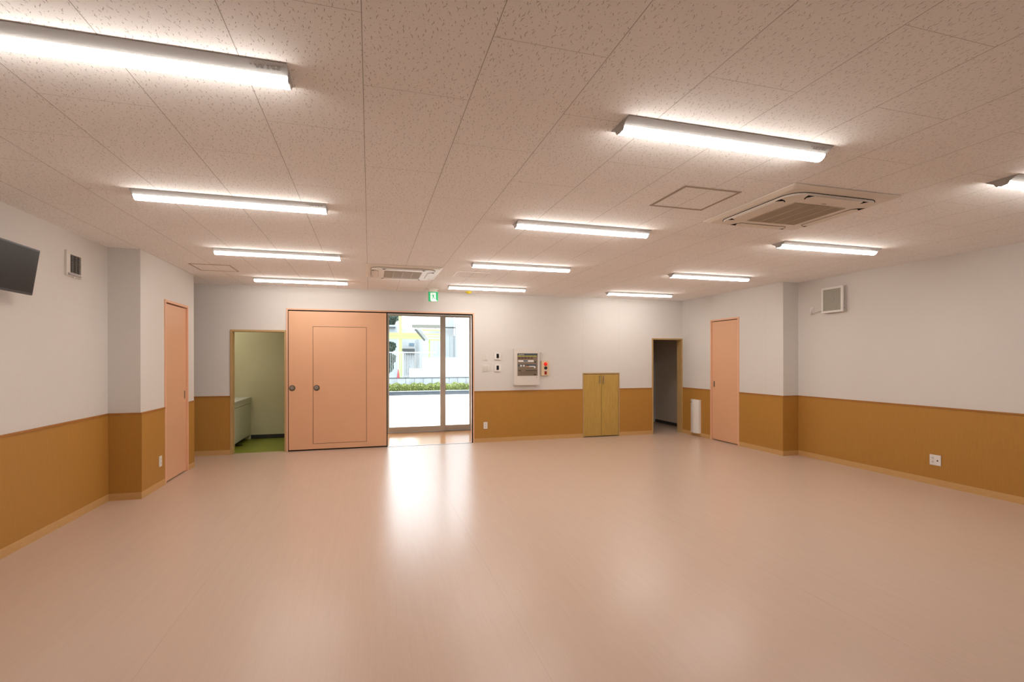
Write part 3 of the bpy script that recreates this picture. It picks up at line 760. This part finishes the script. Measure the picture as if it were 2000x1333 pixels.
# hedge: clipped row of leaves on a rounded core
hb = MB(); rnd = random.Random(11)
def leaf_quad(m, p, s, r_):
    n_ = Vector((r_.uniform(-1, 1), r_.uniform(-1, 1), r_.uniform(-0.3, 1))).normalized(); u = n_.orthogonal().normalized(); v = n_.cross(u)
    a = r_.uniform(0, 6.28); u, v = u*math.cos(a)+v*math.sin(a), v*math.cos(a)-u*math.sin(a)
    q = [m.b.verts.new(p+u*s), m.b.verts.new(p+v*s*0.5), m.b.verts.new(p-u*s), m.b.verts.new(p-v*s*0.5)]
    m.b.faces.new(q)
hb.box(-5, 13, 22.25, 22.75, 0.0, 0.30)
for i in range(9000):
    x = rnd.uniform(-1.5, 8.5); bump = 0.03*math.sin(x*7)+0.03*math.sin(x*17+1)
    if rnd.random() < 0.5: p = Vector((x, rnd.uniform(22.2, 22.8), 0.34+bump+rnd.uniform(-0.03, 0.05)))
    else: p = Vector((x, 22.2+rnd.uniform(-0.06, 0.03), rnd.uniform(0.06, 0.36+bump)))
    leaf_quad(hb, p, rnd.uniform(0.025, 0.05), rnd)
o = obj('hedge', hb, 'leaf', loc=(2, 22.5, 0)); props(o, 'low clipped green hedge along the far side of the yard', 'hedge')
# retaining wall with joints
t = thing('retaining_wall', (3, 23.3, GZ), 'grey concrete retaining wall behind the low hedge', 'retaining wall')
rw = MB(); x = -6.0
while x < 14: rw.box(x, x+0.385, 23.20, 23.34, GZ, 0.615); x += 0.40
rw.box(-6, 14, 23.23, 23.5, GZ, 0.610)
obj('concrete_panels', rw, 'concrete', t)
obj('coping', MB().box(-6, 14, 23.18, 23.5, 0.615, 0.640), 'darkconc', t)
# white sheet fence
t = thing('sheet_fence', (4, 23.4, 0.64), 'white solid sheet fence on the retaining wall', 'fence')
obj('low_sheet', MB().box(1.76, 2.36, 23.36, 23.40, 0.642, 1.070), 'outwhite', t)
obj('high_sheet', MB().box(2.36, 7.5, 23.36, 23.40, 0.642, 1.555), 'outwhite', t)
obj('cap_strip', MB().box(2.36, 7.5, 23.35, 23.41, 1.555, 1.575), 'outwhite', t)
# picket fence
t = thing('picket_fence', (1, 23.44, 0.64), 'white upright bar fence on the retaining wall', 'fence')
pk = MB(); x = -2.0
while x < 2.34: pk.box(x, x+0.016, 23.43, 23.445, 0.70, 1.79); x += 0.075
obj('fence_bars', pk, 'outwhite', t)
obj('top_rail', MB().box(-2, 3.0, 23.42, 23.455, 1.79, 1.835), 'outwhite', t)
obj('bottom_rail', MB().box(-2, 2.34, 23.42, 23.455, 0.68, 0.72), 'outwhite', t)
obj('fence_post', MB().box(1.455, 1.500, 23.41, 23.46, 0.64, 1.86), 'outwhite', t)
# red cone
t = thing('safety_cone', (1.26, 23.24, 0.64), 'small red cone standing on the retaining wall', 'traffic cone')
obj('cone_body', MB().cyl((1.26, 23.26, 0.66), (1.26, 23.26, 1.04), 0.062, 16, 0.014), 'conered', t)
obj('cone_base', MB().box(1.18, 1.34, 23.19, 23.33, 0.640, 0.66), 'conered', t)
# lime green steel frame and canopy
t = thing('entrance_canopy', (1.5, 26.0, GZ), 'lime green steel canopy frame with a grey front beam, rising above the fence', 'canopy')
obj('post', MB().box(1.440, 1.600, 25.95, 26.11, GZ, 5.2), 'limepaint', t)
obj('post', MB().box(2.955, 3.030, 25.95, 26.03, GZ, 2.55), 'limepaint', t)
obj('beam', MB().box(-1.5, 2.86, 25.93, 26.10, 2.54, 2.68), 'limepaint', t)
obj('beam', MB().box(-1.5, 2.80, 25.96, 26.10, 2.69, 2.86), 'limepaint', t)
obj('front_beam', MB().box(1.58, 2.76, 19.5, 19.7, 2.72, 2.83), 'beamgrey', t)
A_ = Vector((1.80, 19.75, 2.70)); B_ = Vector((2.80, 25.8, 2.50))
for off, nm, mm in ((Vector((0.06, 0, 0)), 'side_rail', 'outwhite'), (Vector((-0.08, 0, -0.03)), 'gutter', 'roofgrey')):
    m = MB(); w_ = 0.075 if nm == 'side_rail' else 0.03
    vs = []
    for e in (A_+off, B_+off):
        for dx_, dz_ in ((-w_, -0.03), (w_, -0.03), (w_, 0.04), (-w_, 0.04)): vs.append(m.b.verts.new(e+Vector((dx_, 0, dz_))))
    fs = [m.b.faces.new([vs[i] for i in f_]) for f_ in ((0,1,2,3),(7,6,5,4),(0,4,5,1),(1,5,6,2),(2,6,7,3),(3,7,4,0))]
    bmesh.ops.recalc_face_normals(m.b, faces=fs)
    obj(nm, m, mm, t)
for yy, zz, hh in ((20.8, 2.71, 0.08), (22.6, 2.62, 0.06), (24.2, 2.58, 0.05), (25.8, 2.50, 0.08)):
    x_ = 1.80+1.0*(yy-19.75)/6.05
    obj('rafter', MB().box(x_+0.12, x_+0.98, yy, yy+0.05, zz-hh/2, zz+hh/2), 'limepaint', t)
obj('canopy_post', MB().box(3.70, 3.78, 25.86, 25.94, GZ, 2.6), 'limepaint', t)
obj('canopy_post', MB().box(2.68, 2.74, 19.56, 19.64, GZ, 2.72), 'beamgrey', t)
# buildings
t = thing('site_building', (7, 33, GZ), 'large pale building with ribbed walls behind the sheet fence', 'building')
obj('wall', MB().box(3.45, 14, 31.0, 40, GZ, 3.0), 'outwall', t)
rb = MB(); x = 3.5
while x < 8: rb.box(x, x+0.05, 30.97, 31.0, GZ, 3.0); x += 0.25
obj('wall_ribs', rb, 'outwhite', t)
obj('tall_block', MB().box(5.15, 14, 29.5, 30.9, GZ, 6.5), 'outwhite', t)
obj('eave', MB().box(3.35, 5.2, 30.7, 31.0, 3.45, 3.52), 'roofgrey', t)
obj('upper_wall', MB().box(3.5, 5.15, 31.2, 40, 3.0, 6.5), 'outwhite', t)
t = thing('far_house', (3, 45, GZ), 'white house with a dark grey roof edge seen through the glass door', 'house')
obj('wall', MB().box(2.65, 4.6, 44, 50, GZ, 4.3), 'outwhite', t)
obj('roof', MB().box(2.60, 4.55, 43.2, 43.95, 2.20, 2.44), 'roofgrey', t)
obj('window', MB().box(3.32, 3.75, 43.94, 44.0, 2.70, 2.95), 'bluepane', t)
obj('window', MB().box(3.10, 3.75, 43.94, 44.0, 0.3, 1.9), 'concrete', t)
obj('awning', MB().box(3.08, 3.78, 43.7, 43.94, 1.92, 2.02), 'roofgrey', t)
t = thing('far_house', (0.5, 36, GZ), 'pale blue house between the two clumps of leaves at the left of the glass door', 'house')
obj('wall', MB().box(-3, 1.92, 36, 42, GZ, 3.95), 'outwall', t)
obj('window', MB().box(1.50, 1.80, 35.95, 36.0, 3.05, 3.35), 'bluepane', t)
obj('eave', MB().box(-3, 1.75, 35.6, 36.0, 3.72, 3.80), 'roofgrey', t)
# trees
def tree(loc, crown_z, rx, rz, n, label, seed, trunk):
    t = thing('tree', loc, label, 'tree', None)
    r_ = random.Random(seed); m = MB(); c = Vector((loc[0], loc[1], crown_z))
    blobs = [(c+Vector((r_.uniform(-rx, rx)*0.6, r_.uniform(-0.5, 0.5), r_.uniform(-rz, rz)*0.6)), r_.uniform(0.3, 0.55)*rx) for _ in range(14)]
    for i in range(n):
        b_, s_ = r_.choice(blobs); d = Vector((r_.gauss(0, 1), r_.gauss(0, 1), r_.gauss(0, 1))).normalized()*s_*r_.uniform(0.7, 1.05)
        leaf_quad(m, b_+d, r_.uniform(0.05, 0.11), r_)
    obj('foliage', m, 'treeleaf', t)
    obj('trunk', MB().cyl((loc[0], loc[1], GZ), (loc[0], loc[1], crown_z), 0.12, 10, 0.06).cyl((loc[0], loc[1], crown_z*0.6), (loc[0]+0.5*rx, loc[1], crown_z), 0.05, 8, 0.02), 'bark', t)
tree((0.85, 31.0, GZ), 1.75, 0.80, 1.15, 7000, 'dark leafy tree low behind the bar fence', 5, 1.0)
tree((1.75, 43.5, GZ), 5.2, 0.95, 0.75, 5200, 'taller leafy tree above the pale blue house', 9, 1.0)
